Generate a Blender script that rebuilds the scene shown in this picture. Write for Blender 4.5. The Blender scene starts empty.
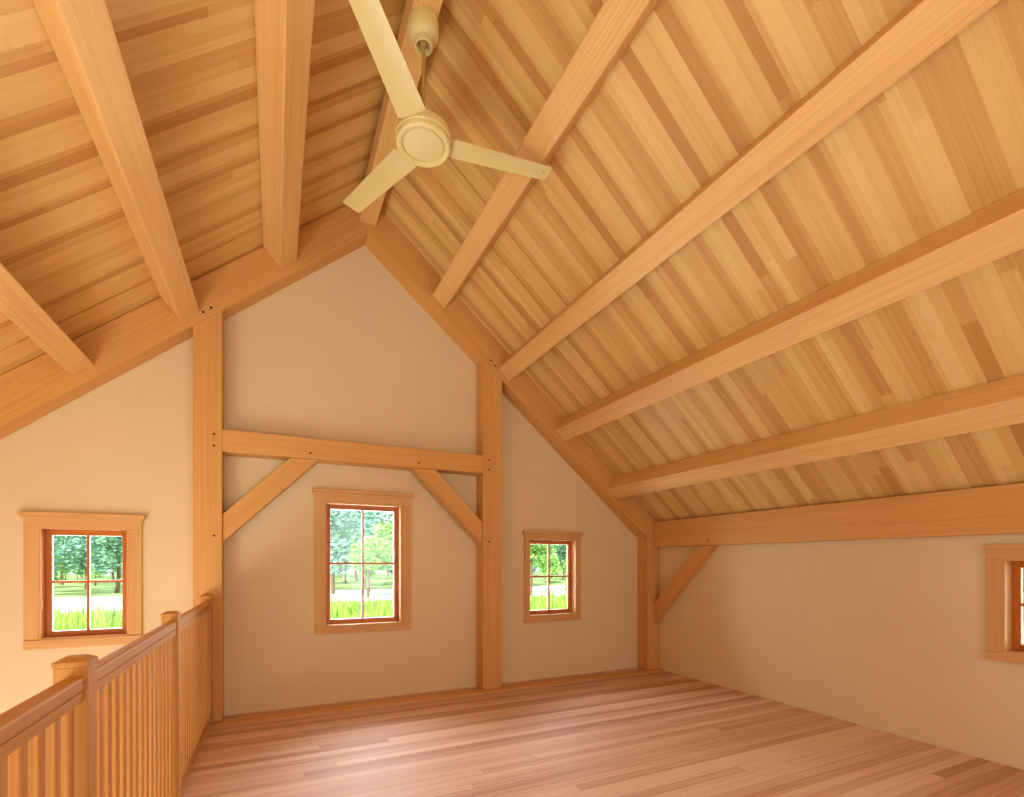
import bpy, bmesh, math, random
from mathutils import Vector, Matrix
random.seed(7)
sc = bpy.context.scene
COL = sc.collection
PI = math.pi

# ------------------------------------------------------------------ measures
YT, YW = 5.352, 5.569            # face of the timbers, face of the gable wall
XR = 0.878                       # ridge line
XE, XL = 4.868, -3.11            # right wall, left wall
YB = -4.2                        # wall behind
ZL = -2.8                        # lower storey floor
ML, MR = 0.829, 0.842            # roof slopes
APEX = 5.39
AX = 4.970                       # underside of gable rafters at the ridge
XRAIL = -0.572

def roofz(x):
    return APEX - (MR if x > XR else ML) * abs(x - XR)

# ------------------------------------------------------------------ materials
def nodes(name):
    m = bpy.data.materials.new(name); m.use_nodes = True
    nt = m.node_tree
    b = nt.nodes['Principled BSDF']
    return m, nt, b

def N(nt, t, **kw):
    n = nt.nodes.new(t)
    for k, v in kw.items():
        setattr(n, k, v)
    return n

def math_n(nt, op, a, b=None, c=None):
    n = N(nt, 'ShaderNodeMath', operation=op)
    for i, v in enumerate((a, b, c)):
        if v is None: continue
        if hasattr(v, 'is_output'): nt.links.new(v, n.inputs[i])
        else: n.inputs[i].default_value = v
    return n.outputs[0]

def mixc(nt, fac, a, b, blend='MIX'):
    n = N(nt, 'ShaderNodeMix', data_type='RGBA', blend_type=blend)
    for i, v in ((0, fac), (6, a), (7, b)):
        if hasattr(v, 'is_output'): nt.links.new(v, n.inputs[i])
        elif i == 0: n.inputs[0].default_value = v
        else: n.inputs[i].default_value = (*v, 1)
    return n.outputs[2]

def ramp(nt, fac, stops):
    r = N(nt, 'ShaderNodeValToRGB')
    nt.links.new(fac, r.inputs[0])
    e = r.color_ramp.elements
    while len(e) < len(stops): e.new(0.5)
    for k, (p, c) in enumerate(stops):
        e[k].position = p; e[k].color = (*c, 1)
    return r.outputs[0]

def timber_mat(name, light, dark, rough=0.5, lines=60, contrast=1.0, spec=0.3):
    """straight fir grain along the object's local X"""
    m, nt, b = nodes(name)
    tc = N(nt, 'ShaderNodeTexCoord'); oi = N(nt, 'ShaderNodeObjectInfo')
    off = N(nt, 'ShaderNodeVectorMath', operation='ADD')
    sc_ = N(nt, 'ShaderNodeVectorMath', operation='SCALE'); sc_.inputs[3].default_value = 37.0
    cb = N(nt, 'ShaderNodeCombineXYZ')
    for k in range(3): nt.links.new(oi.outputs['Random'], cb.inputs[k])
    nt.links.new(cb.outputs[0], sc_.inputs[0])
    nt.links.new(tc.outputs['Object'], off.inputs[0]); nt.links.new(sc_.outputs[0], off.inputs[1])
    mp = N(nt, 'ShaderNodeMapping'); mp.inputs['Scale'].default_value = (1.1, lines, lines)
    nt.links.new(off.outputs[0], mp.inputs[0])
    n1 = N(nt, 'ShaderNodeTexNoise'); n1.inputs['Scale'].default_value = 1; n1.inputs['Detail'].default_value = 3
    nt.links.new(mp.outputs[0], n1.inputs['Vector'])
    mp2 = N(nt, 'ShaderNodeMapping'); mp2.inputs['Scale'].default_value = (0.35, 7, 7)
    nt.links.new(off.outputs[0], mp2.inputs[0])
    n2 = N(nt, 'ShaderNodeTexNoise'); n2.inputs['Scale'].default_value = 1; n2.inputs['Detail'].default_value = 2
    nt.links.new(mp2.outputs[0], n2.inputs['Vector'])
    s = math_n(nt, 'MULTIPLY_ADD', n1.outputs[0], 0.65 * contrast, math_n(nt, 'MULTIPLY', n2.outputs[0], 0.45))
    col = ramp(nt, s, [(0.28, dark), (0.66, light)])
    nt.links.new(col, b.inputs['Base Color'])
    b.inputs['Roughness'].default_value = rough
    b.inputs['Specular IOR Level'].default_value = spec
    bp = N(nt, 'ShaderNodeBump'); bp.inputs['Strength'].default_value = 0.12; bp.inputs['Distance'].default_value = 0.002
    nt.links.new(n1.outputs[0], bp.inputs['Height']); nt.links.new(bp.outputs[0], b.inputs['Normal'])
    return m

def board_mat(name, stops, bw, bl, rough=0.45, groove=0.04, gdark=0.5, spec=0.4, grain=0.5, ragged=0.35):
    """boards: UV.x runs along the board, UV.y across, both in metres"""
    m, nt, b = nodes(name)
    uv = N(nt, 'ShaderNodeUVMap')
    sp = N(nt, 'ShaderNodeSeparateXYZ'); nt.links.new(uv.outputs[0], sp.inputs[0])
    u, v = sp.outputs[0], sp.outputs[1]
    vr = math_n(nt, 'DIVIDE', v, bw)
    row = math_n(nt, 'FLOOR', vr)
    fr = math_n(nt, 'FRACT', vr)
    w1 = N(nt, 'ShaderNodeTexWhiteNoise', noise_dimensions='1D'); nt.links.new(row, w1.inputs['W'])
    uo = math_n(nt, 'ADD', math_n(nt, 'DIVIDE', u, bl), math_n(nt, 'MULTIPLY', w1.outputs[0], 7.3))
    colu = math_n(nt, 'FLOOR', uo); fu = math_n(nt, 'FRACT', uo)
    cb = N(nt, 'ShaderNodeCombineXYZ'); nt.links.new(row, cb.inputs[0]); nt.links.new(colu, cb.inputs[1])
    w2 = N(nt, 'ShaderNodeTexWhiteNoise', noise_dimensions='2D'); nt.links.new(cb.outputs[0], w2.inputs['Vector'])
    # grain
    g = N(nt, 'ShaderNodeCombineXYZ')
    nt.links.new(math_n(nt, 'MULTIPLY', u, 0.9), g.inputs[0])
    nt.links.new(math_n(nt, 'MULTIPLY', v, 48.0), g.inputs[1])
    nt.links.new(math_n(nt, 'MULTIPLY', w2.outputs[0], 91.0), g.inputs[2])
    ng = N(nt, 'ShaderNodeTexNoise'); ng.inputs['Scale'].default_value = 1; ng.inputs['Detail'].default_value = 3
    nt.links.new(g.outputs[0], ng.inputs['Vector'])
    g2 = N(nt, 'ShaderNodeCombineXYZ')
    nt.links.new(math_n(nt, 'MULTIPLY', u, 0.5), g2.inputs[0])
    nt.links.new(math_n(nt, 'MULTIPLY', v, 11.0), g2.inputs[1])
    nt.links.new(math_n(nt, 'MULTIPLY', w2.outputs[0], 57.0), g2.inputs[2])
    nb = N(nt, 'ShaderNodeTexNoise'); nb.inputs['Scale'].default_value = 1; nb.inputs['Detail'].default_value = 1
    nt.links.new(g2.outputs[0], nb.inputs['Vector'])
    t = math_n(nt, 'ADD', w2.outputs[0], math_n(nt, 'MULTIPLY', math_n(nt, 'SUBTRACT', ng.outputs[0], 0.5), grain))
    t = math_n(nt, 'ADD', t, math_n(nt, 'MULTIPLY', math_n(nt, 'SUBTRACT', nb.outputs[0], 0.5), ragged))
    col = ramp(nt, t, stops)
    # groove between boards and butt joints
    e1 = math_n(nt, 'LESS_THAN', math_n(nt, 'MINIMUM', fr, math_n(nt, 'SUBTRACT', 1.0, fr)), groove)
    e2 = math_n(nt, 'LESS_THAN', fu, 0.004 / bl)
    e = math_n(nt, 'MAXIMUM', e1, e2)
    col = mixc(nt, math_n(nt, 'MULTIPLY', e, gdark), col, tuple(c * 0.45 for c in stops[0][1]))
    nt.links.new(col, b.inputs['Base Color'])
    b.inputs['Roughness'].default_value = rough
    b.inputs['Specular IOR Level'].default_value = spec
    bp = N(nt, 'ShaderNodeBump'); bp.inputs['Strength'].default_value = 0.35; bp.inputs['Distance'].default_value = 0.003
    nt.links.new(math_n(nt, 'SUBTRACT', math_n(nt, 'MULTIPLY', ng.outputs[0], 0.15), e), bp.inputs['Height'])
    nt.links.new(bp.outputs[0], b.inputs['Normal'])
    return m

def ceiling_mat(name, stops):
    """narrow fir boards: each 29 cm course is a dark strip, a middle strip and a wide light board, all varying"""
    m, nt, b = nodes(name)
    uv = N(nt, 'ShaderNodeUVMap')
    sp = N(nt, 'ShaderNodeSeparateXYZ'); nt.links.new(uv.outputs[0], sp.inputs[0])
    u, v = sp.outputs[0], sp.outputs[1]
    P = 0.29
    vr = math_n(nt, 'DIVIDE', v, P)
    row = math_n(nt, 'FLOOR', vr); fr = math_n(nt, 'FRACT', vr)
    def wn(*a):
        w = N(nt, 'ShaderNodeTexWhiteNoise', noise_dimensions='3D'); c = N(nt, 'ShaderNodeCombineXYZ')
        for k, x in enumerate(a):
            if hasattr(x, 'is_output'): nt.links.new(x, c.inputs[k])
            else: c.inputs[k].default_value = x
        nt.links.new(c.outputs[0], w.inputs['Vector']); return w.outputs[0]
    wj = wn(row, 3.3, 0.0)
    fr2 = math_n(nt, 'POWER', fr, math_n(nt, 'MULTIPLY_ADD', wj, 0.9, 0.65))
    r = N(nt, 'ShaderNodeValToRGB'); r.color_ramp.interpolation = 'CONSTANT'
    nt.links.new(fr2, r.inputs[0]); e = r.color_ramp.elements
    st = [(0.0, 0.20), (0.15, 0.52), (0.40, 0.74), (0.64, 0.80), (0.84, 0.46)]
    while len(e) < len(st): e.new(0.5)
    for k, (p, c) in enumerate(st):
        e[k].position = p; e[k].color = (c, c, c, 1)
    r2 = N(nt, 'ShaderNodeValToRGB'); r2.color_ramp.interpolation = 'CONSTANT'
    nt.links.new(fr2, r2.inputs[0]); e = r2.color_ramp.elements
    while len(e) < len(st): e.new(0.5)
    for k, (p, c) in enumerate(st):
        e[k].position = p; q = k / 5 + 0.05; e[k].color = (q, q, q, 1)
    band = r2.outputs[0]
    off = math_n(nt, 'MULTIPLY', wn(row, band, 1.0), 7.7)
    uo = math_n(nt, 'ADD', math_n(nt, 'DIVIDE', u, 1.9), off)
    cl = math_n(nt, 'FLOOR', uo)
    w2 = wn(row, band, cl)
    t = math_n(nt, 'ADD', r.outputs[0], math_n(nt, 'MULTIPLY', math_n(nt, 'SUBTRACT', w2, 0.5), 0.50))
    g = N(nt, 'ShaderNodeCombineXYZ')
    nt.links.new(math_n(nt, 'MULTIPLY', u, 0.8), g.inputs[0]); nt.links.new(math_n(nt, 'MULTIPLY', v, 75.0), g.inputs[1])
    nt.links.new(math_n(nt, 'MULTIPLY', w2, 91.0), g.inputs[2])
    ng = N(nt, 'ShaderNodeTexNoise'); ng.inputs['Scale'].default_value = 1; ng.inputs['Detail'].default_value = 3
    nt.links.new(g.outputs[0], ng.inputs['Vector'])
    g2 = N(nt, 'ShaderNodeCombineXYZ')
    nt.links.new(math_n(nt, 'MULTIPLY', u, 0.3), g2.inputs[0]); nt.links.new(math_n(nt, 'MULTIPLY', v, 16.0), g2.inputs[1])
    nt.links.new(math_n(nt, 'MULTIPLY', w2, 33.0), g2.inputs[2])
    nb = N(nt, 'ShaderNodeTexNoise'); nb.inputs['Scale'].default_value = 1; nb.inputs['Detail'].default_value = 2
    nt.links.new(g2.outputs[0], nb.inputs['Vector'])
    t = math_n(nt, 'ADD', t, math_n(nt, 'MULTIPLY', math_n(nt, 'SUBTRACT', ng.outputs[0], 0.5), 0.55))
    t = math_n(nt, 'ADD', t, math_n(nt, 'MULTIPLY', math_n(nt, 'SUBTRACT', nb.outputs[0], 0.5), 0.5))
    col = ramp(nt, t, stops)
    nt.links.new(col, b.inputs['Base Color'])
    b.inputs['Roughness'].default_value = 0.5; b.inputs['Specular IOR Level'].default_value = 0.3
    bp = N(nt, 'ShaderNodeBump'); bp.inputs['Strength'].default_value = 0.15; bp.inputs['Distance'].default_value = 0.002
    nt.links.new(ng.outputs[0], bp.inputs['Height']); nt.links.new(bp.outputs[0], b.inputs['Normal'])
    return m

def plain(name, col, rough=0.5, noise=0.0, nscale=8, spec=0.5, metallic=0.0, bump=0.0):
    m, nt, b = nodes(name)
    tc = N(nt, 'ShaderNodeTexCoord')
    n = N(nt, 'ShaderNodeTexNoise'); n.inputs['Scale'].default_value = nscale; n.inputs['Detail'].default_value = 4
    nt.links.new(tc.outputs['Object'], n.inputs['Vector'])
    lo = tuple(max(0, c * (1 - noise)) for c in col); hi = tuple(min(1, c * (1 + noise)) for c in col)
    nt.links.new(ramp(nt, n.outputs[0], [(0.3, lo), (0.7, hi)]), b.inputs['Base Color'])
    b.inputs['Roughness'].default_value = rough
    b.inputs['Specular IOR Level'].default_value = spec
    b.inputs['Metallic'].default_value = metallic
    if bump:
        bp = N(nt, 'ShaderNodeBump'); bp.inputs['Strength'].default_value = bump; bp.inputs['Distance'].default_value = 0.003
        n2 = N(nt, 'ShaderNodeTexNoise'); n2.inputs['Scale'].default_value = nscale * 12
        nt.links.new(tc.outputs['Object'], n2.inputs['Vector'])
        nt.links.new(n2.outputs[0], bp.inputs['Height']); nt.links.new(bp.outputs[0], b.inputs['Normal'])
    return m

M = {}
M['timber'] = timber_mat('fir_timber', (0.85, 0.53, 0.215), (0.70, 0.375, 0.13), lines=110)
M['timber_dull'] = timber_mat('fir_timber_frame', (0.73, 0.385, 0.125), (0.61, 0.28, 0.075), lines=110)
M['rail'] = timber_mat('fir_railing', (0.62, 0.30, 0.09), (0.46, 0.18, 0.045), rough=0.65, lines=140, spec=0.12)
M['casing'] = timber_mat('fir_casing', (0.74, 0.42, 0.17), (0.60, 0.29, 0.10), lines=120)
M['sash'] = timber_mat('stained_sash', (0.58, 0.185, 0.032), (0.38, 0.09, 0.015), rough=0.35)
M['ceil'] = ceiling_mat('ceiling_boards', [(0.0, (0.56, 0.285, 0.085)), (0.3, (0.67, 0.385, 0.125)), (0.62, (0.76, 0.495, 0.18)), (1.0, (0.82, 0.57, 0.235))])
M['floor'] = board_mat('floor_boards', [(0.0, (0.52, 0.26, 0.15)), (0.35, (0.66, 0.38, 0.24)), (1.0, (0.82, 0.55, 0.39))], 0.085, 6.0, rough=0.62, groove=0.02, gdark=0.4, spec=0.5, grain=1.3)
M['plaster'] = plain('cream_plaster', (0.78, 0.615, 0.39), rough=0.9, noise=0.015, nscale=2.5, spec=0.1, bump=0.08)
M['peg'] = plain('dark_peg', (0.03, 0.012, 0.006), rough=0.6, noise=0.3, nscale=60)
M['fan'] = plain('cream_fan_enamel', (0.78, 0.66, 0.30), rough=0.38, noise=0.02, nscale=5)
M['fan_dark'] = plain('brass_downrod', (0.50, 0.34, 0.10), rough=0.4, noise=0.05, nscale=20)
M['grass'] = plain('meadow_grass', (0.30, 0.44, 0.16), rough=0.95, noise=0.5, nscale=0.6, spec=0.1)
M['blade'] = plain('tall_grass', (0.26, 0.46, 0.07), rough=0.8, noise=0.75, nscale=1.2, spec=0.2)
M['gravel'] = plain('pale_gravel', (0.80, 0.78, 0.74), rough=0.95, noise=0.1, nscale=3, spec=0.1)
M['bark'] = plain('bark', (0.16, 0.10, 0.06), rough=0.9, noise=0.3, nscale=10)
M['leaf1'] = plain('leaf_blue_green', (0.22, 0.45, 0.33), rough=0.6, noise=0.5, nscale=2)
M['leaf2'] = plain('leaf_bright_green', (0.34, 0.60, 0.16), rough=0.6, noise=0.4, nscale=2)
M['leaf3'] = plain('leaf_deep_green', (0.12, 0.30, 0.16), rough=0.6, noise=0.5, nscale=2)

def glass_mat():
    m = bpy.data.materials.new('window_glass'); m.use_nodes = True
    nt = m.node_tree; nt.nodes.clear()
    out = N(nt, 'ShaderNodeOutputMaterial')
    tr = N(nt, 'ShaderNodeBsdfTransparent'); tr.inputs[0].default_value = (0.97, 0.99, 0.98, 1)
    gl = N(nt, 'ShaderNodeBsdfGlossy'); gl.inputs['Roughness'].default_value = 0.02
    fr = N(nt, 'ShaderNodeFresnel'); fr.inputs[0].default_value = 1.35
    mx = N(nt, 'ShaderNodeMixShader')
    nt.links.new(fr.outputs[0], mx.inputs[0]); nt.links.new(tr.outputs[0], mx.inputs[1]); nt.links.new(gl.outputs[0], mx.inputs[2])
    nt.links.new(mx.outputs[0], out.inputs[0])
    return m
M['glass'] = glass_mat()

# ------------------------------------------------------------------ mesh helpers
def link(name, bm, mat, parent=None, loc=None, rot=None, smooth=False):
    me = bpy.data.meshes.new(name)
    bmesh.ops.recalc_face_normals(bm, faces=bm.faces[:])
    bm.to_mesh(me); bm.free()
    o = bpy.data.objects.new(name, me)
    COL.objects.link(o)
    if mat: me.materials.append(mat)
    if parent: o.parent = parent
    if loc is not None: o.location = loc
    if rot is not None: o.rotation_euler = rot
    if smooth:
        for p in me.polygons: p.use_smooth = True
    return o

def empty(name, loc=(0, 0, 0)):
    o = bpy.data.objects.new(name, None); COL.objects.link(o); o.location = loc; o.empty_display_size = 0.1
    return o

def tag(o, label, cat, group=None, kind=None):
    o['label'] = label; o['category'] = cat
    if group: o['group'] = group
    if kind: o['kind'] = kind
    return o

def struct(o, label=None):
    o['kind'] = 'structure'
    if label: o['label'] = label
    return o

def bm_box(lo, hi, bm=None, bev=0.0):
    bm = bm or bmesh.new()
    new = bmesh.new()
    vs = [new.verts.new((x, y, z)) for x in (lo[0], hi[0]) for y in (lo[1], hi[1]) for z in (lo[2], hi[2])]
    for f in ((0, 1, 3, 2), (4, 6, 7, 5), (0, 4, 5, 1), (2, 3, 7, 6), (0, 2, 6, 4), (1, 5, 7, 3)):
        new.faces.new([vs[i] for i in f])
    if bev:
        bmesh.ops.bevel(new, geom=new.edges[:], offset=bev, segments=2, affect='EDGES', profile=0.5)
    me = bpy.data.meshes.new('tmp'); new.to_mesh(me); new.free()
    bm.from_mesh(me); bpy.data.meshes.remove(me)
    return bm

def bm_cyl(r, h, seg=16, bm=None, mat=None):
    bm = bm or bmesh.new()
    r_ = bmesh.ops.create_cone(bm, cap_ends=True, cap_tris=False, segments=seg, radius1=r, radius2=r, depth=h)
    if mat is not None: bmesh.ops.transform(bm, matrix=mat, verts=r_['verts'])
    return bm

def bm_lathe(prof, seg=40):
    bm = bmesh.new(); rings = []
    for r, z in prof:
        if r < 1e-5: rings.append([bm.verts.new((0, 0, z))])
        else: rings.append([bm.verts.new((r * math.cos(2 * PI * k / seg), r * math.sin(2 * PI * k / seg), z)) for k in range(seg)])
    for a, b in zip(rings, rings[1:]):
        for k in range(seg):
            k2 = (k + 1) % seg
            if len(a) == 1 and len(b) == 1: continue
            if len(a) == 1: bm.faces.new((a[0], b[k2], b[k]))
            elif len(b) == 1: bm.faces.new((a[k], a[k2], b[0]))
            else: bm.faces.new((a[k], a[k2], b[k2], b[k]))
    return bm

def bm_prism(poly, thick, axis_u, axis_v, origin, normal, bm=None):
    """poly in (u,v), extruded by thick along normal"""
    bm = bm or bmesh.new()
    U, V, O, Nn = Vector(axis_u), Vector(axis_v), Vector(origin), Vector(normal)
    a = [bm.verts.new(O + U * p[0] + V * p[1]) for p in poly]
    b = [bm.verts.new(O + U * p[0] + V * p[1] + Nn * thick) for p in poly]
    bm.faces.new(a); bm.faces.new(list(reversed(b)))
    for k in range(len(a)):
        k2 = (k + 1) % len(a)
        bm.faces.new((a[k], a[k2], b[k2], b[k]))
    return bm

def timber(name, p0, p1, across, w, d, mat, parent=None, bev=0.006, cuts=None):
    """square timber from p0 to p1 (its axis), w measured along `across`, d along the third axis.
    Local X is the length, so the grain follows it."""
    p0, p1 = Vector(p0), Vector(p1)
    X = (p1 - p0); L = X.length; X.normalize()
    Y = Vector(across); Y = (Y - X * Y.dot(X)).normalized(); Z = X.cross(Y)
    bm = bm_box((0, -w / 2, -d / 2), (L, w / 2, d / 2), bev=bev)
    if cuts:
        mw = Matrix((( X.x, Y.x, Z.x, p0.x), (X.y, Y.y, Z.y, p0.y), (X.z, Y.z, Z.z, p0.z), (0, 0, 0, 1)))
        inv = mw.inverted()
        for co, no in cuts:
            co_l = inv @ Vector(co); no_l = inv.to_3x3() @ Vector(no)
            r = bmesh.ops.bisect_plane(bm, geom=bm.verts[:] + bm.edges[:] + bm.faces[:], plane_co=co_l, plane_no=no_l, clear_outer=True)
            ed = [e for e in r['geom_cut'] if isinstance(e, bmesh.types.BMEdge)]
            bmesh.ops.holes_fill(bm, edges=ed)
    o = link(name, bm, mat, parent)
    o.matrix_world = Matrix(((X.x, Y.x, Z.x, p0.x), (X.y, Y.y, Z.y, p0.y), (X.z, Y.z, Z.z, p0.z), (0, 0, 0, 1)))
    return o

def child_peg(parent, pos, normal):
    """small dark peg end, proud of the face"""
    n = Vector(normal).normalized()
    q = n.to_track_quat('Z', 'Y')
    bm = bm_cyl(0.0105, 0.012, 12)
    o = link('peg', bm, M['peg'])
    o['label'] = 'dark round peg end'
    mw = Matrix.Translation(Vector(pos)) @ q.to_matrix().to_4x4()
    o.parent = parent
    o.matrix_parent_inverse = Matrix.Identity(4)
    o.matrix_basis = parent.matrix_world.inverted() @ mw
    return o

# ------------------------------------------------------------------ windows
WIN = [  # opening x0,x1,z0,z1 in the gable wall
    (-1.822, -1.206, 0.835, 1.800),
    (0.474, 1.281, 0.818, 2.138),
    (2.905, 3.614, 0.812, 1.800),
]
WIN4 = (0.95, 1.717, 0.832, 1.522)   # y0,y1,z0,z1 in the right wall

def grid_wall(u0, u1, holes, ztop, zbot, place, extra_u=()):
    """wall front/back as cells between all cut lines; ztop(u) the upper line. Returns bmesh of a solid wall."""
    us = sorted(set([u0, u1] + [h for hh in holes for h in hh[:2]] + list(extra_u)))
    bm = bmesh.new(); T = 0.16
    def quad(pts):
        vs = [bm.verts.new(place(*p)) for p in pts]
        bm.faces.new(vs)
    for a, b in zip(us, us[1:]):
        hs = sorted([h for h in holes if h[0] <= a + 1e-6 and h[1] >= b - 1e-6], key=lambda h: h[2])
        z = zbot
        segs = []
        for h in hs:
            segs.append((z, z, h[2], h[2])); z = h[3]
        segs.append((z, z, ztop(a), ztop(b)))
        for za, zb, zc, zd in segs:
            for w in (0, T):
                quad([(a, za, w), (b, zb, w), (b, zd, w), (a, zc, w)])
    for h in holes:
        for (a, z1, b, z2) in ((h[0], h[2], h[0], h[3]), (h[1], h[2], h[1], h[3]), (h[0], h[2], h[1], h[2]), (h[0], h[3], h[1], h[3])):
            quad([(a, z1, 0), (b, z2, 0), (b, z2, T), (a, z1, T)])
    return bm

bm = grid_wall(XL - 0.1, XE + 0.1, WIN, lambda x: roofz(x) + 0.05, ZL - 0.1, lambda u, z, w: (u, YW + w, z), extra_u=(XR,))
struct(link('wall_back', bm, M['plaster']), 'cream plaster gable wall with three windows')
bm = grid_wall(YB, YW + 0.16, [WIN4], lambda y: roofz(XE) + 0.05, -0.3, lambda u, z, w: (XE + w, u, z))
struct(link('wall_right', bm, M['plaster']), 'low cream plaster knee wall under the right roof slope')

# left wall and wall behind the camera, both unseen, with openings put in to let light reach the loft
LEFT_OPEN = [(-2.6, -0.6, -2.2, 1.2), (0.2, 2.2, -2.2, -0.2), (2.9, 4.7, -2.2, -0.2)]
bm = grid_wall(YB, YW + 0.16, LEFT_OPEN, lambda y: roofz(XL) + 0.05, ZL - 0.1, lambda u, z, w: (XL - w, u, z))
struct(link('wall_left', bm, M['plaster']), 'cream plaster wall of the open side')
REAR_OPEN = [(-2.6, -0.9, -2.2, -0.1), (-2.2, -1.1, 0.6, 2.0), (1.2, 3.4, 0.7, 2.9)]  # unseen openings, the widest placed so its light mostly misses the knee wall
bm = grid_wall(XL - 0.1, XE + 0.1, REAR_OPEN, lambda x: roofz(x) + 0.05, ZL - 0.1, lambda u, z, w: (u, YB - w, z), extra_u=(XR,))
struct(link('wall_front', bm, M['plaster']), 'cream plaster wall opposite the gable wall')

def build_window(name, label, u0, u1, z0, z1, frame, head_h=0.13, leg=0.10, sill_h=0.078, over=0.028, w0=0.088):
    """frame(u,w,z): w is depth, 0 at the wall face, positive outward through the wall"""
    root = empty(name, frame(((u0 + u1) / 2), 0, z0))
    struct(root, label)
    R = root.location.copy()
    def bx(nm, lo, hi, mat, bev=0.003, par=None, lab=None, along='u'):
        a = frame(*lo); b = frame(*hi)
        lo_ = [min(a[k], b[k]) for k in range(3)]; hi_ = [max(a[k], b[k]) for k in range(3)]
        c = Vector([(lo_[k] + hi_[k]) / 2 for k in range(3)]); s = [hi_[k] - lo_[k] for k in range(3)]
        # local X along the piece
        du = Vector(frame(1, 0, 0)) - Vector(frame(0, 0, 0)); dw = Vector(frame(0, 1, 0)) - Vector(frame(0, 0, 0)); dz = Vector((0, 0, 1))
        X = du if along == 'u' else dz
        Z = dz if along == 'u' else du
        Y = Z.cross(X)
        ext = lambda v: sum(abs(v[k]) * s[k] for k in range(3))
        ex, ey, ez = ext(X) / 2, ext(Y) / 2, ext(Z) / 2
        bm = bm_box((-ex, -ey, -ez), (ex, ey, ez), bev=min(bev, ex * 0.4, ey * 0.4, ez * 0.4))
        o = link(nm, bm, mat)
        base = par if par else root
        Rb = R if base is root else base['_c']
        cc = c - Vector(Rb)
        Mx = Matrix(((X.x, Y.x, Z.x, cc.x), (X.y, Y.y, Z.y, cc.y), (X.z, Y.z, Z.z, cc.z), (0, 0, 0, 1)))
        o.parent = base
        if base is root: o.matrix_basis = Mx
        else: o.matrix_basis = base.matrix_basis.to_3x3().to_4x4().inverted() @ Mx
        if par is None: o['_c'] = list(c)
        if lab: o['label'] = lab
        return o
    # casing on the wall face
    P = 0.028
    head = bx('head_casing', (u0 - leg, -P, z1), (u1 + leg, -0.001, z1 + head_h - 0.03), M['casing'])
    bx('cap_moulding', (u0 - leg - over, -P - 0.026, z1 + head_h - 0.034), (u1 + leg + over, -0.001, z1 + head_h), M['casing'], par=head)
    bx('cap_moulding', (u0 - leg - over / 2, -P - 0.013, z1 + head_h - 0.055), (u1 + leg + over / 2, -0.001, z1 + head_h - 0.034), M['casing'], par=head)
    bx('side_casing', (u0 - leg, -P + 0.006, z0), (u0, -0.001, z1), M['casing'], along='z')
    bx('side_casing', (u1, -P + 0.006, z0), (u1 + leg, -0.001, z1), M['casing'], along='z')
    bx('window_sill', (u0 - leg, -P - 0.004, z0 - sill_h), (u1 + leg, -0.001, z0), M['casing'])
    # jamb lining
    D = 0.155; t = 0.012
    bx('jamb', (u0, -P + 0.008, z0), (u0 + t, D, z1), M['casing'], 0.001, along='z')
    bx('jamb', (u1 - t, -P + 0.008, z0), (u1, D, z1), M['casing'], 0.001, along='z')
    bx('jamb', (u0 + t, -P + 0.008, z1 - t), (u1 - t, D, z1), M['casing'], 0.001)
    bx('jamb', (u0 + t, -P + 0.008, z0), (u1 - t, D, z0 + t), M['casing'], 0.001)
    # sash
    a0, a1, b0, b1 = u0 + t, u1 - t, z0 + t, z1 - t
    s = 0.050; w1 = w0 + 0.040
    for nm, lo, hi, al in (('sash_stile', (a0, w0, b0), (a0 + s, w1, b1), 'z'), ('sash_stile', (a1 - s, w0, b0), (a1, w1, b1), 'z'),
                           ('sash_rail', (a0 + s, w0, b1 - s), (a1 - s, w1, b1), 'u'), ('sash_rail', (a0 + s, w0, b0), (a1 - s, w1, b0 + s), 'u')):
        bx(nm, lo, hi, M['sash'], 0.004, along=al, lab='reddish brown stained sash member')
    um, zm = (a0 + a1) / 2, (b0 + b1) / 2 + 0.01; q = 0.011
    bx('muntin', (um - q, w0 + 0.004, b0 + s), (um + q, w1 - 0.004, b1 - s), M['sash'], 0.003, along='z', lab='upright reddish brown glazing bar')
    bx('muntin', (a0 + s, w0 + 0.006, zm - q), (a1 - s, w1 - 0.006, zm + q), M['sash'], 0.003, lab='level reddish brown glazing bar')
    bx('glass_pane', (a0 + s - 0.004, w0 + 0.018, b0 + s - 0.004), (a1 - s + 0.004, w0 + 0.022, b1 - s + 0.004), M['glass'], 0)
    for o in list(root.children) + [c for ch in root.children for c in ch.children]:
        if '_c' in o: del o['_c']
    return root

gf = lambda u, w, z: (u, YW + w, z)
rf = lambda u, w, z: (XE + w, u, z)
build_window('window_1', 'wooden four-pane window beyond the railing, low on the gable wall', *WIN[0], gf, w0=0.055)
build_window('window_2', 'tallest four-pane wooden window, under the tie beam between the two posts', *WIN[1], gf, head_h=0.135)
build_window('window_3', 'small four-pane window between the right post and the corner post', *WIN[2], gf, head_h=0.10, leg=0.066)
build_window('window_4', 'wooden window in the right knee wall, cut by the picture edge', *WIN4, rf, head_h=0.11, leg=0.098, sill_h=0.062, over=0.006)

# ------------------------------------------------------------------ ceiling, floors
def slab_uv(name, mat, verts, uvs, thick_dir):
    """quad with UV in metres and a thickness behind it"""
    bm = bmesh.new(); uvl = bm.loops.layers.uv.new('UVMap')
    a = [bm.verts.new(v) for v in verts]
    b = [bm.verts.new(Vector(v) + Vector(thick_dir)) for v in verts]
    faces = [(a, uvs), (list(reversed(b)), list(reversed(uvs)))]
    for k in range(len(a)):
        k2 = (k + 1) % len(a)
        faces.append(([a[k], a[k2], b[k2], b[k]], [uvs[k], uvs[k2], uvs[k2], uvs[k]]))
    for vs, us in faces:
        f = bm.faces.new(vs)
        for l, uv in zip(f.loops, us): l[uvl].uv = uv
    return bm

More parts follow.
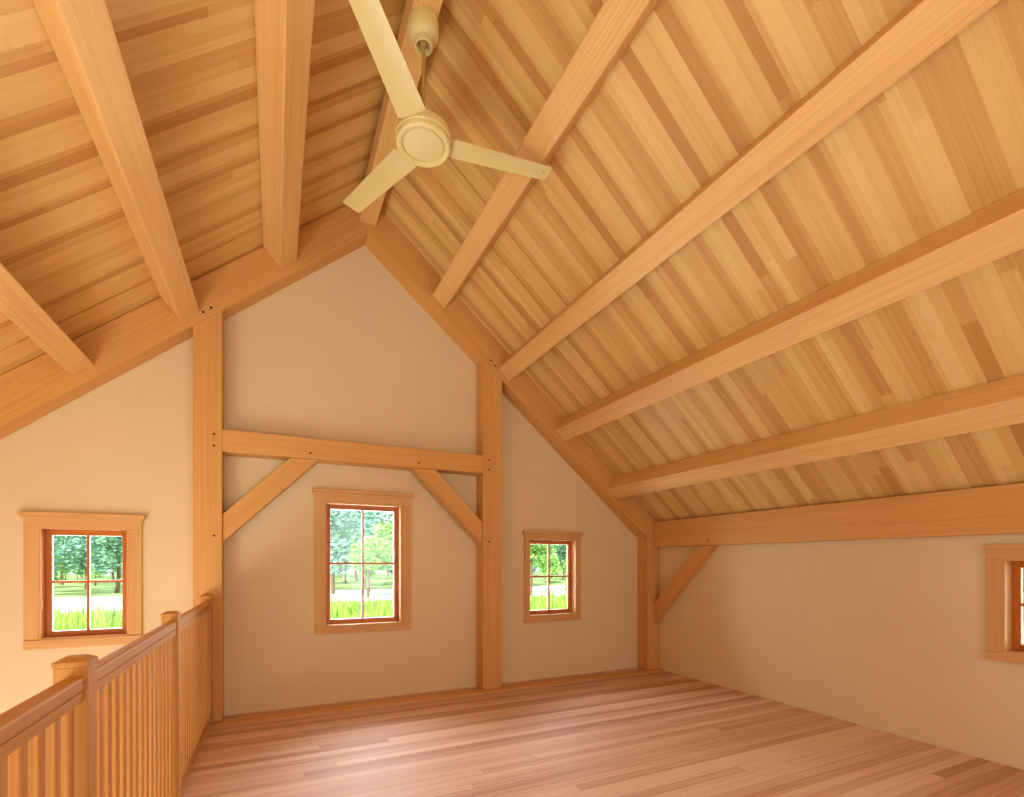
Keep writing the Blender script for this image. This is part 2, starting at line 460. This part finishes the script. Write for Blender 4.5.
sR = math.sqrt(1 + MR * MR); sL = math.sqrt(1 + ML * ML)
y0, y1 = YB - 0.1, YW + 0.1
xr_, xl_ = XE + 0.14, XL - 0.14
bmR = slab_uv('c', None, [(XR, y0, APEX), (xr_, y0, roofz(xr_)), (xr_, y1, roofz(xr_)), (XR, y1, APEX)],
              [(0, y0), ((xr_ - XR) * sR, y0), ((xr_ - XR) * sR, y1), (0, y1)], (0, 0, 0.16))
bmL = slab_uv('c', None, [(XR, y0, APEX), (xl_, y0, roofz(xl_)), (xl_, y1, roofz(xl_)), (XR, y1, APEX)],
              [(20, y0 + 50.07), (20 + (XR - xl_) * sL, y0 + 50.07), (20 + (XR - xl_) * sL, y1 + 50.07), (20, y1 + 50.07)], (0, 0, 0.16))
me = bpy.data.meshes.new('tmp'); bmL.to_mesh(me); bmL.free(); bmR.from_mesh(me); bpy.data.meshes.remove(me)
struct(link('ceiling', bmR, M['ceil']), 'sloping ceiling of narrow fir boards on both sides of the ridge')

fx0 = -0.545
bm = slab_uv('f', None, [(fx0, YB, 0), (XE + 0.05, YB, 0), (XE + 0.05, YW, 0), (fx0, YW, 0)],
             [(fx0, YB), (XE + 0.05, YB), (XE + 0.05, YW), (fx0, YW)], (0, 0, -0.30))
struct(link('floor', bm, M['floor']), 'loft floor of reddish fir boards')
bm = slab_uv('f', None, [(XL - 0.1, YB, ZL), (XE, YB, ZL), (XE, YW, ZL), (XL - 0.1, YW, ZL)],
             [(XL, YB), (XE, YB), (XE, YW), (XL, YW)], (0, 0, -0.2))
struct(link('floor_lower', bm, M['floor']), 'floor of the storey below the loft')
# border board along the gable wall and the loft edge nosing
o = timber('trim_1', (fx0 + 0.07, YT - 0.03, 0.003), (XE, YT - 0.03, 0.003), (0, 1, 0), 0.14, 0.010, M['timber_dull'], bev=0.002)
struct(o, 'floor border board along the foot of the posts')
o = timber('trim_2', (fx0 - 0.028, YB, -0.13), (fx0 - 0.028, YT, -0.13), (1, 0, 0), 0.054, 0.30, M['timber_dull'], bev=0.004)
struct(o, 'edge board of the loft floor under the railing')

# ------------------------------------------------------------------ frame timbers
TD = YW - YT
yc = (YT + YW) / 2
GP = None
def post(x0, x1, ztop, label, group=None):
    yb = YW - 0.001
    o = timber('timber_post', ((x0 + x1) / 2, (YT + yb) / 2, 0.0085), ((x0 + x1) / 2, (YT + yb) / 2, ztop), (1, 0, 0), x1 - x0, yb - YT, M['timber_dull'])
    tag(o, label, 'post', group)
    return o
def rafter_low(x): return AX - ML * abs(x - XR)
# gable rafters
def rafter(side, label):
    s = 1 if side > 0 else -1
    mm = MR if s > 0 else ML
    xe = (XE - 0.003) if s > 0 else XL
    c = 0.5 * (AX + APEX)
    # polygon in x,z
    low_r = AX - ML * abs(xe - XR); up_r = APEX - mm * abs(xe - XR) - 0.006
    pts = [(XR + s * 0.0005, AX), (xe, low_r), (xe, up_r), (XR + s * 0.0005, APEX - 0.006)]
    X = Vector((s, 0, -ML)).normalized(); Y = Vector((0, 1, 0)); Z = X.cross(Y)
    O = Vector((XR, YT, AX))
    mw = Matrix(((X.x, Y.x, Z.x, O.x), (X.y, Y.y, Z.y, O.y), (X.z, Y.z, Z.z, O.z), (0, 0, 0, 1)))
    inv = mw.inverted()
    bm = bmesh.new()
    a = [bm.verts.new(inv @ Vector((p[0], YT, p[1]))) for p in pts]
    b = [bm.verts.new(inv @ Vector((p[0], YW - 0.001, p[1]))) for p in pts]
    bm.faces.new(a); bm.faces.new(list(reversed(b)))
    for k in range(4):
        k2 = (k + 1) % 4
        bm.faces.new((a[k], a[k2], b[k2], b[k]))
    bmesh.ops.bevel(bm, geom=bm.edges[:], offset=0.005, segments=1, affect='EDGES')
    o = link('rafter', bm, M['timber_dull']); o.matrix_world = mw
    tag(o, label, 'beam')
    return o
rL = rafter(-1, 'broad sloping gable rafter left of the peak, above the railing side')
rR = rafter(1, 'broad sloping gable rafter right of the peak, running down to the corner post')

pL = post(-0.6835, -0.4516, rafter_low(-0.6835) - 0.003, 'tall square post left of the tall window, by the end of the railing')
pR = post(2.194, 2.4366, rafter_low(2.4366) - 0.003, 'tall square post right of the tall window, below the second purlin')
pC = post(4.655, XE - 0.002, 1.66, 'short square post in the corner of gable wall and knee wall')
# tall posts are cut on the slant just under the rafter
for o_, x0, x1 in ((pL, -0.6835, -0.4516), (pR, 2.194, 2.4366), (pC, 4.655, XE - 0.002)):
    hi = max(rafter_low(x0), rafter_low(x1)) + 0.05
    bm = bm_box((0, -(x1 - x0) / 2, -(YW - 0.001 - YT) / 2), (hi, (x1 - x0) / 2, (YW - 0.001 - YT) / 2), bev=0.006)
    inv = o_.matrix_world.inverted()
    s = 1 if x0 > XR else -1
    co = inv @ Vector((x0, YT, rafter_low(x0) - 0.002)); no = inv.to_3x3() @ Vector((s * ML, 0, 1)).normalized()
    r = bmesh.ops.bisect_plane(bm, geom=bm.verts[:] + bm.edges[:] + bm.faces[:], plane_co=co, plane_no=no, clear_outer=True)
    bmesh.ops.holes_fill(bm, edges=[e for e in r['geom_cut'] if isinstance(e, bmesh.types.BMEdge)])
    bmesh.ops.recalc_face_normals(bm, faces=bm.faces[:])
    bm.to_mesh(o_.data); bm.free()

tb = timber('tie_beam', (-0.4506, yc - 0.0005, 2.6485), (2.193, yc - 0.0005, 2.6485), (0, 1, 0), TD - 0.003, 0.209, M['timber_dull'])
tag(tb, 'level tie beam spanning between the two tall posts above the tall window', 'beam')

def mk_brace(axis, upost, zlow, zup, ubeam_near, ubeam_far, zbeam, sgn, t0, t1, label):
    # polygon: post face from zlow..zup, beam underside from near..far
    poly = [(upost, zlow), (upost, zup), (ubeam_near, zbeam), (ubeam_far, zbeam)]
    X3 = Vector((ubeam_near - upost, zbeam - zup)).normalized()
    if axis == 'y': P3 = lambda u, z, t: Vector((u, t, z)); Xv = Vector((X3.x, 0, X3.y)); Y = Vector((0, 1, 0))
    else: P3 = lambda u, z, t: Vector((t, u, z)); Xv = Vector((0, X3.x, X3.y)); Y = Vector((1, 0, 0))
    Z = Xv.cross(Y); O = P3(upost, zlow, t0)
    mw = Matrix(((Xv.x, Y.x, Z.x, O.x), (Xv.y, Y.y, Z.y, O.y), (Xv.z, Y.z, Z.z, O.z), (0, 0, 0, 1))); inv = mw.inverted()
    bm = bmesh.new()
    a = [bm.verts.new(inv @ P3(u, z, t0)) for u, z in poly]; b = [bm.verts.new(inv @ P3(u, z, t1)) for u, z in poly]
    bm.faces.new(a); bm.faces.new(list(reversed(b)))
    for k in range(4):
        k2 = (k + 1) % 4; bm.faces.new((a[k], a[k2], b[k2], b[k]))
    bmesh.ops.bevel(bm, geom=bm.edges[:], offset=0.004, segments=1, affect='EDGES')
    o = link('knee_brace', bm, M['timber_dull']); o.matrix_world = mw
    tag(o, label, 'brace')
    return o
mk_brace('y', -0.4506, 1.69, 1.955, 0.135, 0.40, 2.543, 1, YT + 0.025, YT + 0.15, 'diagonal knee brace joining the left tall post to the tie beam')
mk_brace('y', 2.193, 1.715, 1.975, 1.63, 1.37, 2.543, -1, YT + 0.025, YT + 0.15, 'diagonal knee brace joining the right tall post to the tie beam')
br = mk_brace('x', YT - 0.001, 0.655, 0.92, 4.58, 4.315, 1.706, -1, 4.765, XE - 0.004, 'diagonal knee brace between corner post and eave beam on the right')

eb = timber('eave_beam', (4.752 + 0.057, YT - 0.001, 1.8845), (4.752 + 0.057, YB, 1.8845), (1, 0, 0), 0.114, 0.354, M['timber_dull'])
tag(eb, 'deep level eave beam along the top of the right knee wall', 'beam')

rb = timber('ridge_beam', (XR, YT - 0.001, 5.175), (XR, YB, 5.175), (1, 0, 0), 0.172, 0.20, M['timber'])
tag(rb, 'ridge beam at the peak, carrying the ceiling fan', 'beam')

for i, (sd, s, lab) in enumerate((
    (1, 1.215, 'sloping-ceiling purlin right of the fan, nearest the ridge on the right slope'),
    (1, 2.275, 'right-slope purlin ending over the head of the right tall post'),
    (1, 3.275, 'third purlin below the ridge on the right slope'),
    (1, 4.335, 'lowest right-slope purlin, just above the eave beam'),
    (-1, 1.190, 'thick near-vertical purlin left of the fan, nearest the ridge'),
    (-1, 2.260, 'left-slope purlin ending over the head of the left tall post'),
    (-1, 3.250, 'lowest purlin at the far left, cut by the picture edge'))):
    mm = MR if sd > 0 else ML; q = math.sqrt(1 + mm * mm)
    n = Vector((sd * mm, 0, 1)) / q               # up through the roof
    t = Vector((sd, 0, -mm)) / q
    D = 0.245
    c = Vector((XR, 0, APEX)) + t * s - n * (D / 2 + 0.003)
    o = timber('purlin', (c.x, YT - 0.001, c.z), (c.x, YB, c.z), t, 0.19, D, M['timber'], bev=0.008)
    tag(o, lab, 'beam', 'purlins under the ceiling boards')

bpy.context.view_layer.update()
FY = (0, -1, 0)
for x, z in ((-0.603, 3.817), (-0.540, 3.871)): child_peg(rL, (x, YT, z), FY)
for x, z in ((-0.516, 2.698), (-0.516, 2.59), (-0.516, 1.75)): child_peg(pL, (x, YT, z), FY)
for x, z in ((2.294, 3.88), (2.350, 3.83)): child_peg(rR, (x, YT, z), FY)
for x, z in ((2.268, 2.705), (2.268, 2.592), (2.268, 1.744)): child_peg(pR, (x, YT, z), FY)
for x, z in ((0.318, 2.60), (1.427, 2.60)): child_peg(tb, (x, YT, z), FY)
child_peg(eb, (4.752, 4.382, 1.766), (-1, 0, 0))

# ------------------------------------------------------------------ railing
rail = empty('loft_railing', (XRAIL, 2.8, 0))
tag(rail, 'wooden balustrade with square newels and handrail along the open loft edge', 'railing')
def rpart(name, bm, mat=None, parent=rail, loc=(0, 0, 0), rot=None, smooth=False):
    return link(name, bm, mat or M['rail'], parent, loc=loc, rot=rot, smooth=smooth)
ROTV = (0, -PI / 2, 0)     # local X up
NW = 0.043
def newel(y, ztop):
    # mesh local: X up, built around its own foot
    o = rpart('newel_post', bm_box((0.0, -NW, -NW), (ztop - 0.030, NW, NW), bev=0.003), loc=(0, y - 2.8, 0.0), rot=ROTV)
    bm = bm_box((ztop - 0.0295, -NW - 0.003, -NW - 0.003), (ztop - 0.012, NW + 0.003, NW + 0.003), bev=0.003)
    a, b_ = NW, NW * 0.55
    lo = [bm.verts.new((ztop - 0.0125, p, q)) for p, q in ((-a, -a), (a, -a), (a, a), (-a, a))]
    hi = [bm.verts.new((ztop, p, q)) for p, q in ((-b_, -b_), (b_, -b_), (b_, b_), (-b_, b_))]
    bm.faces.new(hi)
    for k in range(4): bm.faces.new((lo[k], lo[(k + 1) % 4], hi[(k + 1) % 4], hi[k]))
    c = link('newel_cap', bm, M['rail'], o)
    return o
NY = [0.375, 2.012, 3.600, 5.300]
for y in NY: newel(y, 1.203)
for a, b in ((YB + 0.01, NY[0]), (NY[0], NY[1]), (NY[1], NY[2]), (NY[2], NY[3])):
    ya = a + (NW if a in NY else 0) ; yb = b - NW
    L = yb - ya
    # handrail profile (x, z) with side grooves, local X = along y
    prof = [(-0.015, 1.066), (0.031, 1.066), (0.033, 1.098), (0.0285, 1.100), (0.0285, 1.103), (0.034, 1.105), (0.035, 1.134), (0.031, 1.141), (0.024, 1.144),
            (-0.008, 1.144), (-0.014, 1.141), (-0.018, 1.134), (-0.018, 1.105), (-0.013, 1.103), (-0.013, 1.100), (-0.017, 1.098)]
    # local: X=+y world, Y=-x world, Z=z
    bm = bm_prism([(-p[0], p[1] - 1.105) for p in prof], L, (0, 1, 0), (0, 0, 1), (0, 0, 0), (1, 0, 0))
    rpart('handrail', bm, loc=(0, ya - 2.8, 1.105), rot=(0, 0, PI / 2))
    bm = bm_box((0, -0.028, 0), (L, 0.028, 0.032), bev=0.004)
    rpart('shoe_rail', bm, loc=(0, ya - 2.8, 0.021), rot=(0, 0, PI / 2))
bal_mesh = None
def balusters(y0, y1, n):
    global bal_mesh
    for k in range(n):
        y = y0 + (y1 - y0) * (k + 0.5) / n
        if bal_mesh is None:
            o = rpart('baluster', bm_box((0.053, -0.019, -0.019), (1.067, 0.019, 0.019), bev=0.005), loc=(0, y - 2.8, 0), rot=ROTV)
            bal_mesh = o
        else:
            o = bal_mesh.copy(); COL.objects.link(o); o.parent = rail; o.location = (0, y - 2.8, 0)
balusters(NY[0] + NW, NY[1] - NW, 15)
balusters(NY[1] + NW, NY[2] - NW, 15)
balusters(NY[2] + NW, NY[3] - NW, 16)

# ------------------------------------------------------------------ ceiling fan
FX, FYY = 0.884, 3.195
fan = empty('ceiling_fan', (FX, FYY, 5.07))
tag(fan, 'cream three-blade ceiling fan on a short downrod below the ridge', 'fan')
zb = -5.07
def fp(name, bm, mat, smooth=True, parent=fan, **k):
    o = link(name, bm, mat, parent, smooth=False, **k)
    if smooth:
        me = o.data
        for p in me.polygons: p.use_smooth = True
        bm2 = bmesh.new(); bm2.from_mesh(me)
        for e in bm2.edges:
            if len(e.link_faces) == 2 and e.calc_face_angle(0) > 0.6: e.smooth = False
        bm2.to_mesh(me); bm2.free()
    return o
fp('canopy', bm_lathe([(0.0, 5.075 + zb), (0.096, 5.075 + zb), (0.100, 5.06 + zb), (0.102, 5.02 + zb), (0.098, 4.985 + zb), (0.084, 4.963 + zb), (0.066, 4.953 + zb), (0.060, 4.945 + zb),
                       (0.062, 4.915 + zb), (0.058, 4.905 + zb), (0.048, 4.905 + zb), (0.040, 4.925 + zb), (0.034, 4.965 + zb), (0.0, 4.975 + zb)]), M['fan'])
fp('hanger_ball', bm_lathe([(0.0, 4.905 + zb), (0.016, 4.910 + zb), (0.026, 4.925 + zb), (0.028, 4.945 + zb), (0.018, 4.966 + zb), (0, 4.97 + zb)], 20), M['fan_dark'])
fp('downrod', bm_lathe([(0.0, 4.40 + zb), (0.0125, 4.40 + zb), (0.0125, 4.93 + zb), (0.0, 4.93 + zb)], 16), M['fan_dark'])
fp('coupling', bm_lathe([(0.0, 4.358 + zb), (0.032, 4.358 + zb), (0.034, 4.39 + zb), (0.024, 4.44 + zb), (0.016, 4.455 + zb), (0, 4.455 + zb)], 24), M['fan'])
hub = fp('motor_housing', bm_lathe([(0.0, 4.362 + zb), (0.09, 4.362 + zb), (0.150, 4.352 + zb), (0.178, 4.338 + zb), (0.184, 4.320 + zb), (0.184, 4.288 + zb), (0.179, 4.282 + zb), (0.181, 4.276 + zb),
                     (0.177, 4.254 + zb), (0.167, 4.245 + zb), (0.152, 4.244 + zb), (0.143, 4.249 + zb), (0.138, 4.261 + zb), (0.136, 4.265 + zb), (0.132, 4.261 + zb), (0.126, 4.255 + zb), (0.0, 4.251 + zb)], 64), M['fan'])
def blade(ang, tip_r):
    bm = bmesh.new()
    n = 14; top = []; bot = []
    pitch = math.radians(7)
    for k in range(n + 1):
        f = k / n
        r = 0.190 + (tip_r - 0.190) * f
        hw = 0.090 * (1 - f) + 0.069 * f
        rows_t = []; rows_b = []
        for j in range(7):
            g = j / 6 * 2 - 1
            camber = 0.006 * (1 - g * g)
            rr = r
            if k == n: rr = r - 0.010 * abs(g) ** 3
            if k == 0: rr = r + 0.012 * abs(g) ** 4
            yv = g * hw
            z = math.sin(pitch) * yv * (1 - 0.3 * f) + camber
            rows_t.append(bm.verts.new((rr, yv, z + 0.002))); rows_b.append(bm.verts.new((rr, yv, z - 0.002)))
        top.append(rows_t); bot.append(rows_b)
    for k in range(n):
        for j in range(6):
            bm.faces.new((top[k][j], top[k + 1][j], top[k + 1][j + 1], top[k][j + 1]))
            bm.faces.new((bot[k][j], bot[k][j + 1], bot[k + 1][j + 1], bot[k + 1][j]))
    for k in range(n):
        bm.faces.new((top[k][0], bot[k][0], bot[k + 1][0], top[k + 1][0]))
        bm.faces.new((top[k][6], top[k + 1][6], bot[k + 1][6], bot[k][6]))
    for j in range(6):
        bm.faces.new((top[0][j], top[0][j + 1], bot[0][j + 1], bot[0][j]))
        bm.faces.new((top[n][j], bot[n][j], bot[n][j + 1], top[n][j + 1]))
    o = fp('fan_blade', bm, M['fan'], loc=(0, 0, 4.288 + zb), rot=(0, 0, ang))
    ir = bm_box((0.14, -0.028, 0.010), (0.30, 0.028, 0.016), bev=0.002)
    link('blade_iron', ir, M['fan'], o)
    bmr = bmesh.new()
    for dx in (tip_r - 0.045,):
        bm_cyl(0.005, 0.003, 10, bmr, Matrix.Translation((dx, 0.0, 0.0015)))
    link('rivet', bmr, M['fan_dark'], o)
    return o
blade(math.radians(112.5), 0.925); blade(math.radians(-7.5), 0.895); blade(math.radians(234), 0.91)

# ------------------------------------------------------------------ outside
GZ = -3.1
bm = bmesh.new()
vs = [bm.verts.new(v) for v in ((-90, YW + 1, GZ), (120, YW + 1, GZ), (120, 190, GZ + 1.0), (-90, 190, GZ + 1.0))]
bm.faces.new(vs)
struct(link('ground', bm, M['grass']), 'green meadow outside the windows')
bm = bmesh.new()
pts0 = [(-90, 56), (-40, 50), (0, 58), (40, 54), (90, 56), (120, 58)]
lo = [bm.verts.new((x, y, GZ + (y - YW - 1) / (189 - YW) * 1.0 + 0.02)) for x, y in pts0]
hi = [bm.verts.new((x, y + 22, GZ + (y + 22 - YW - 1) / (189 - YW) * 1.0 + 0.02)) for x, y in pts0]
for k in range(len(lo) - 1): bm.faces.new((lo[k], lo[k + 1], hi[k + 1], hi[k]))
struct(link('path', bm, M['gravel']), 'pale gravel drive across the meadow')

def grass_band():
    bm = bmesh.new()
    for k in range(9000):
        x = random.uniform(-32, 48); y = random.uniform(24, 46)
        if abs(x) > 6 + y * 1.1: continue
        h = random.uniform(0.6, 1.9); w = random.uniform(0.05, 0.12)
        a = random.uniform(-0.5, 0.5); dx = random.uniform(-.25, .25); z = GZ + 0.1
        c, s = math.cos(a) * w, math.sin(a) * w
        v = [bm.verts.new(p) for p in ((x - c, y - s, z), (x + c, y + s, z), (x + c * .5 + dx * .5, y + s * .5, z + h * .6), (x + dx, y, z + h), (x - c * .5 + dx * .5, y - s * .5, z + h * .6))]
        bm.faces.new(v)
    o = link('grass', bm, M['blade'])
    tag(o, 'tall bright green grass in the meadow outside the windows', 'grass', kind='stuff')
grass_band()

def leaf_crown(seed, n, rx, rz, mat):
    rnd = random.Random(seed)
    bm = bmesh.new()
    blobs = [(rnd.uniform(-.6, .6) * rx, rnd.uniform(-.6, .6) * rx, rnd.uniform(-.75, .75) * rz, rnd.uniform(.28, .5) * rx) for _ in range(14)]
    for k in range(n):
        bx_, by, bz, br_ = blobs[k % len(blobs)]
        th, ph = rnd.uniform(0, 2 * PI), math.acos(rnd.uniform(-1, 1))
        r = br_ * rnd.uniform(.55, 1.05)
        p = Vector((bx_ + r * math.sin(ph) * math.cos(th), by + r * math.sin(ph) * math.sin(th), bz + r * math.cos(ph)))
        s = rnd.uniform(.16, .36) * (rx / 3.0) ** 0.5
        q = Matrix.Rotation(rnd.uniform(0, 6.28), 3, 'Z') @ Matrix.Rotation(rnd.uniform(0, 3.14), 3, 'X')
        v = [bm.verts.new(p + q @ Vector(c)) for c in ((-s, 0, 0), (0, -s * .55, s * .1), (s, 0, 0), (0, s * .55, s * .1))]
        bm.faces.new(v)
    me = bpy.data.meshes.new('crown'); bm.to_mesh(me); bm.free(); me.materials.append(M[mat])
    return me
def trunk_mesh(h, r):
    bm = bmesh.new()
    rings = []
    for k in range(7):
        f = k / 6; rr = r * (1 - .6 * f); cx = 0.25 * math.sin(f * 3) * r * 3
        rings.append([bm.verts.new((cx + rr * math.cos(a * PI / 4), rr * math.sin(a * PI / 4), h * f)) for a in range(8)])
    for a, b in zip(rings, rings[1:]):
        for k in range(8): bm.faces.new((a[k], a[(k + 1) % 8], b[(k + 1) % 8], b[k]))
    for sgn in (-1, 1):
        b0 = [bm.verts.new((r * .35 * math.cos(a * PI / 3), r * .35 * math.sin(a * PI / 3), h * .55)) for a in range(6)]
        b1 = [bm.verts.new((sgn * h * .28 + r * .12 * math.cos(a * PI / 3), r * .12 * math.sin(a * PI / 3), h * .95)) for a in range(6)]
        for k in range(6): bm.faces.new((b0[k], b0[(k + 1) % 6], b1[(k + 1) % 6], b1[k]))
    me = bpy.data.meshes.new('trunk'); bm.to_mesh(me); bm.free(); me.materials.append(M['bark'])
    return me
crowns = [leaf_crown(1, 2300, 3.6, 4.2, 'leaf1'), leaf_crown(2, 2300, 3.4, 3.8, 'leaf2'), leaf_crown(3, 2200, 3.8, 4.0, 'leaf3'), leaf_crown(4, 1500, 2.4, 2.2, 'leaf2')]
trunks = [trunk_mesh(5.0, 0.22), trunk_mesh(2.4, 0.14)]
def tree(x, y, sc_, kind, label, small=False):
    z = GZ + (y - YW - 1) / (189 - YW)
    root = empty('tree', (x, y, z)); root.rotation_euler = (0, 0, random.uniform(0, 6.28)); root.scale = (sc_, sc_, sc_)
    t = bpy.data.objects.new('trunk', trunks[1 if small else 0]); COL.objects.link(t); t.parent = root
    c = bpy.data.objects.new('crown', crowns[kind]); COL.objects.link(c); c.parent = root; c.location = (0, 0, 2.9 if small else 6.0)
    tag(root, label, 'tree', 'trees outside the windows')
    return root
# direction helper: x at distance y seen from the camera through a window column
def seen(u, y):
    t = (u - 512) / 493.06; a = math.radians(25.633)
    dx = math.cos(a) * t + math.sin(a); dy = -math.sin(a) * t + math.cos(a)
    return dx / dy * y
TREES = [
    (-28, 78, 1.25, 0, 'blue-green tree at the left of the view in the window beyond the railing'),
    (-24.5, 60, 0.80, 1, 'bright green tree at the left side of the window beyond the railing'),
    (-19.5, 84, 1.30, 0, 'blue-green tree in the middle of the window beyond the railing'),
    (-15.5, 72, 0.95, 2, 'dark green tree at the right side of the window beyond the railing'),
    (7.0, 70, 1.30, 0, 'blue-green tree at the left side of the tall window'),
    (10.2, 62, 0.85, 1, 'bright green tree low in the middle of the tall window'),
    (13.5, 86, 1.35, 0, 'airy blue-green tree behind the middle of the tall window'),
    (15.0, 66, 1.15, 1, 'bright yellow-green tree at the right side of the tall window'),
    (29.5, 56, 1.00, 1, 'bright green tree at the left side of the small window'),
    (37.5, 74, 1.20, 0, 'blue-green tree in the middle of the small window'),
    (31.0, 48, 0.55, 3, 'small bright green tree low at the right of the small window'),
]
KINDS_ = {0: 'blue-green', 1: 'bright yellow-green', 2: 'deep green', 3: 'low bright green'}
def where(u):
    if u < 150: return 'behind the window beyond the railing'
    if u < 450: return 'behind the tall middle window'
    return 'behind the small window'
placed = []
def free(x, y, r):
    return all((x - a) ** 2 + (y - b) ** 2 > (r + c) ** 2 for a, b, c in placed)
for x, y, s, k, lab in TREES:
    tree(x, y, s, k, lab, small=(k == 3)); placed.append((x, y, (4.1 if k != 3 else 2.75) * s))
rt = random.Random(11)
for u0_, u1_ in ((34, 142), (318, 406), (522, 582)):
    for k in range(620):
        u = rt.uniform(u0_, u1_); y = rt.uniform(80, 160) if k > 60 else rt.uniform(81, 90)
        kd = rt.choice((0, 2, 0, 1, 0, 3)) if k > 60 else 3
        sc_ = rt.uniform(0.9, 1.6) if kd != 3 else rt.uniform(0.7, 1.2)
        r = (4.1 if kd != 3 else 2.75) * sc_; x = seen(u, y)
        if not free(x, y, r): continue
        placed.append((x, y, r))
        tree(x, y, sc_, kd, 'distant %s tree %s' % (KINDS_[kd], where(u)), small=(kd == 3))
for k in range(260):
    x, y = rt.uniform(-62, 80), rt.uniform(84, 104); kd = (0, 1, 2)[k % 3]; sc_ = rt.uniform(1.1, 1.5)
    if not free(x, y, 4.1 * sc_): continue
    placed.append((x, y, 4.1 * sc_))
    tree(x, y, sc_, kd, 'distant %s tree standing in the belt across the meadow' % KINDS_[kd])
tree(13.5, 2.6, 0.8, 1, 'green tree outside the window of the right knee wall')

# ------------------------------------------------------------------ world and lights
w = bpy.data.worlds.new('World'); sc.world = w; w.use_nodes = True
nt = w.node_tree; bg = nt.nodes['Background']
sky = nt.nodes.new('ShaderNodeTexSky'); sky.sky_type = 'HOSEK_WILKIE'; sky.turbidity = 3.5; sky.ground_albedo = 0.4
sky.sun_direction = Vector((-0.5, -0.6, 0.62)).normalized()
mx = nt.nodes.new('ShaderNodeMix'); mx.data_type = 'RGBA'; mx.inputs[0].default_value = 0.6
nt.links.new(sky.outputs[0], mx.inputs[6]); mx.inputs[7].default_value = (0.92, 0.97, 1.0, 1)
nt.links.new(mx.outputs[2], bg.inputs[0]); bg.inputs[1].default_value = 3.2

def sun(e, d, ang, col):
    l = bpy.data.lights.new('sun', 'SUN'); l.energy = e; l.angle = math.radians(ang); l.color = col
    o = bpy.data.objects.new('sun', l); COL.objects.link(o)
    o.rotation_euler = Vector(d).to_track_quat('-Z', 'Y').to_euler(); return o
sun(9.0, (0.45, 0.65, -0.62), 1.0, (1.0, 0.95, 0.86))

def area(name, loc, d, sx, sy, power, col):
    l = bpy.data.lights.new(name, 'AREA'); l.shape = 'RECTANGLE'; l.size = sx; l.size_y = sy; l.energy = power; l.color = col
    o = bpy.data.objects.new(name, l); COL.objects.link(o); o.location = loc
    o.rotation_euler = Vector(d).to_track_quat('-Z', 'Z').to_euler(); return o
WARM = (0.93, 0.95, 0.76)
# area lights in those unseen openings: daylight from the left, added fill from behind
area('daylight_left_upper', (XL + 0.05, -1.6, -0.8), (1, 0.25, 0.6), 2.0, 2.8, 50, WARM)
area('daylight_left_low', (XL + 0.05, 1.2, -1.2), (1, 0.15, 1.1), 2.0, 2.0, 124, WARM)
area('daylight_left_low', (XL + 0.05, 3.8, -1.2), (1, -0.1, 0.55), 1.8, 2.0, 40, (0.88, 1.0, 1.0))
area('rear_fill', (2.3, YB + 0.05, 1.8), (-0.75, 1, -0.4), 2.2, 2.2, 88, (0.88, 0.97, 0.97))  # added fill, turned toward the gable and away from the right wall
area('rear_fill', (-1.75, YB + 0.05, -1.1), (0.2, 1, 0.7), 1.7, 2.1, 70, WARM)
# sky light through the windows in the picture
for (x0, x1, z0, z1), e in zip(WIN, (24, 62, 22)):
    area('daylight_window', ((x0 + x1) / 2, YW + 0.36, (z0 + z1) / 2 + 0.05), (0, -1, -0.25), x1 - x0 + 0.15, z1 - z0 + 0.15, e * 2.2, (0.86, 0.93, 1.0))
area('daylight_window', (XE + 0.20, (WIN4[0] + WIN4[1]) / 2, 1.18), (-1, 0, -0.2), 0.7, 0.65, 8, (0.9, 0.95, 1.0))

# ------------------------------------------------------------------ camera
cam = bpy.data.cameras.new('camera'); co = bpy.data.objects.new('camera', cam); COL.objects.link(co)
co.location = (0, 0, 1.5)
co.rotation_euler = (PI / 2, 0, -math.radians(25.6334))
cam.sensor_fit = 'HORIZONTAL'; cam.sensor_width = 36.0
cam.lens = 36.0 * 493.06 / 1024
cam.shift_x = 0.0
cam.shift_y = (562.33 - 398.5) / 1024
cam.clip_end = 500; cam.clip_start = 0.02
sc.camera = co

vs_ = sc.view_settings
vs_.view_transform = 'Standard'; vs_.look = 'None'; vs_.exposure = -0.06; vs_.gamma = 1.0; vs_.use_curve_mapping = False
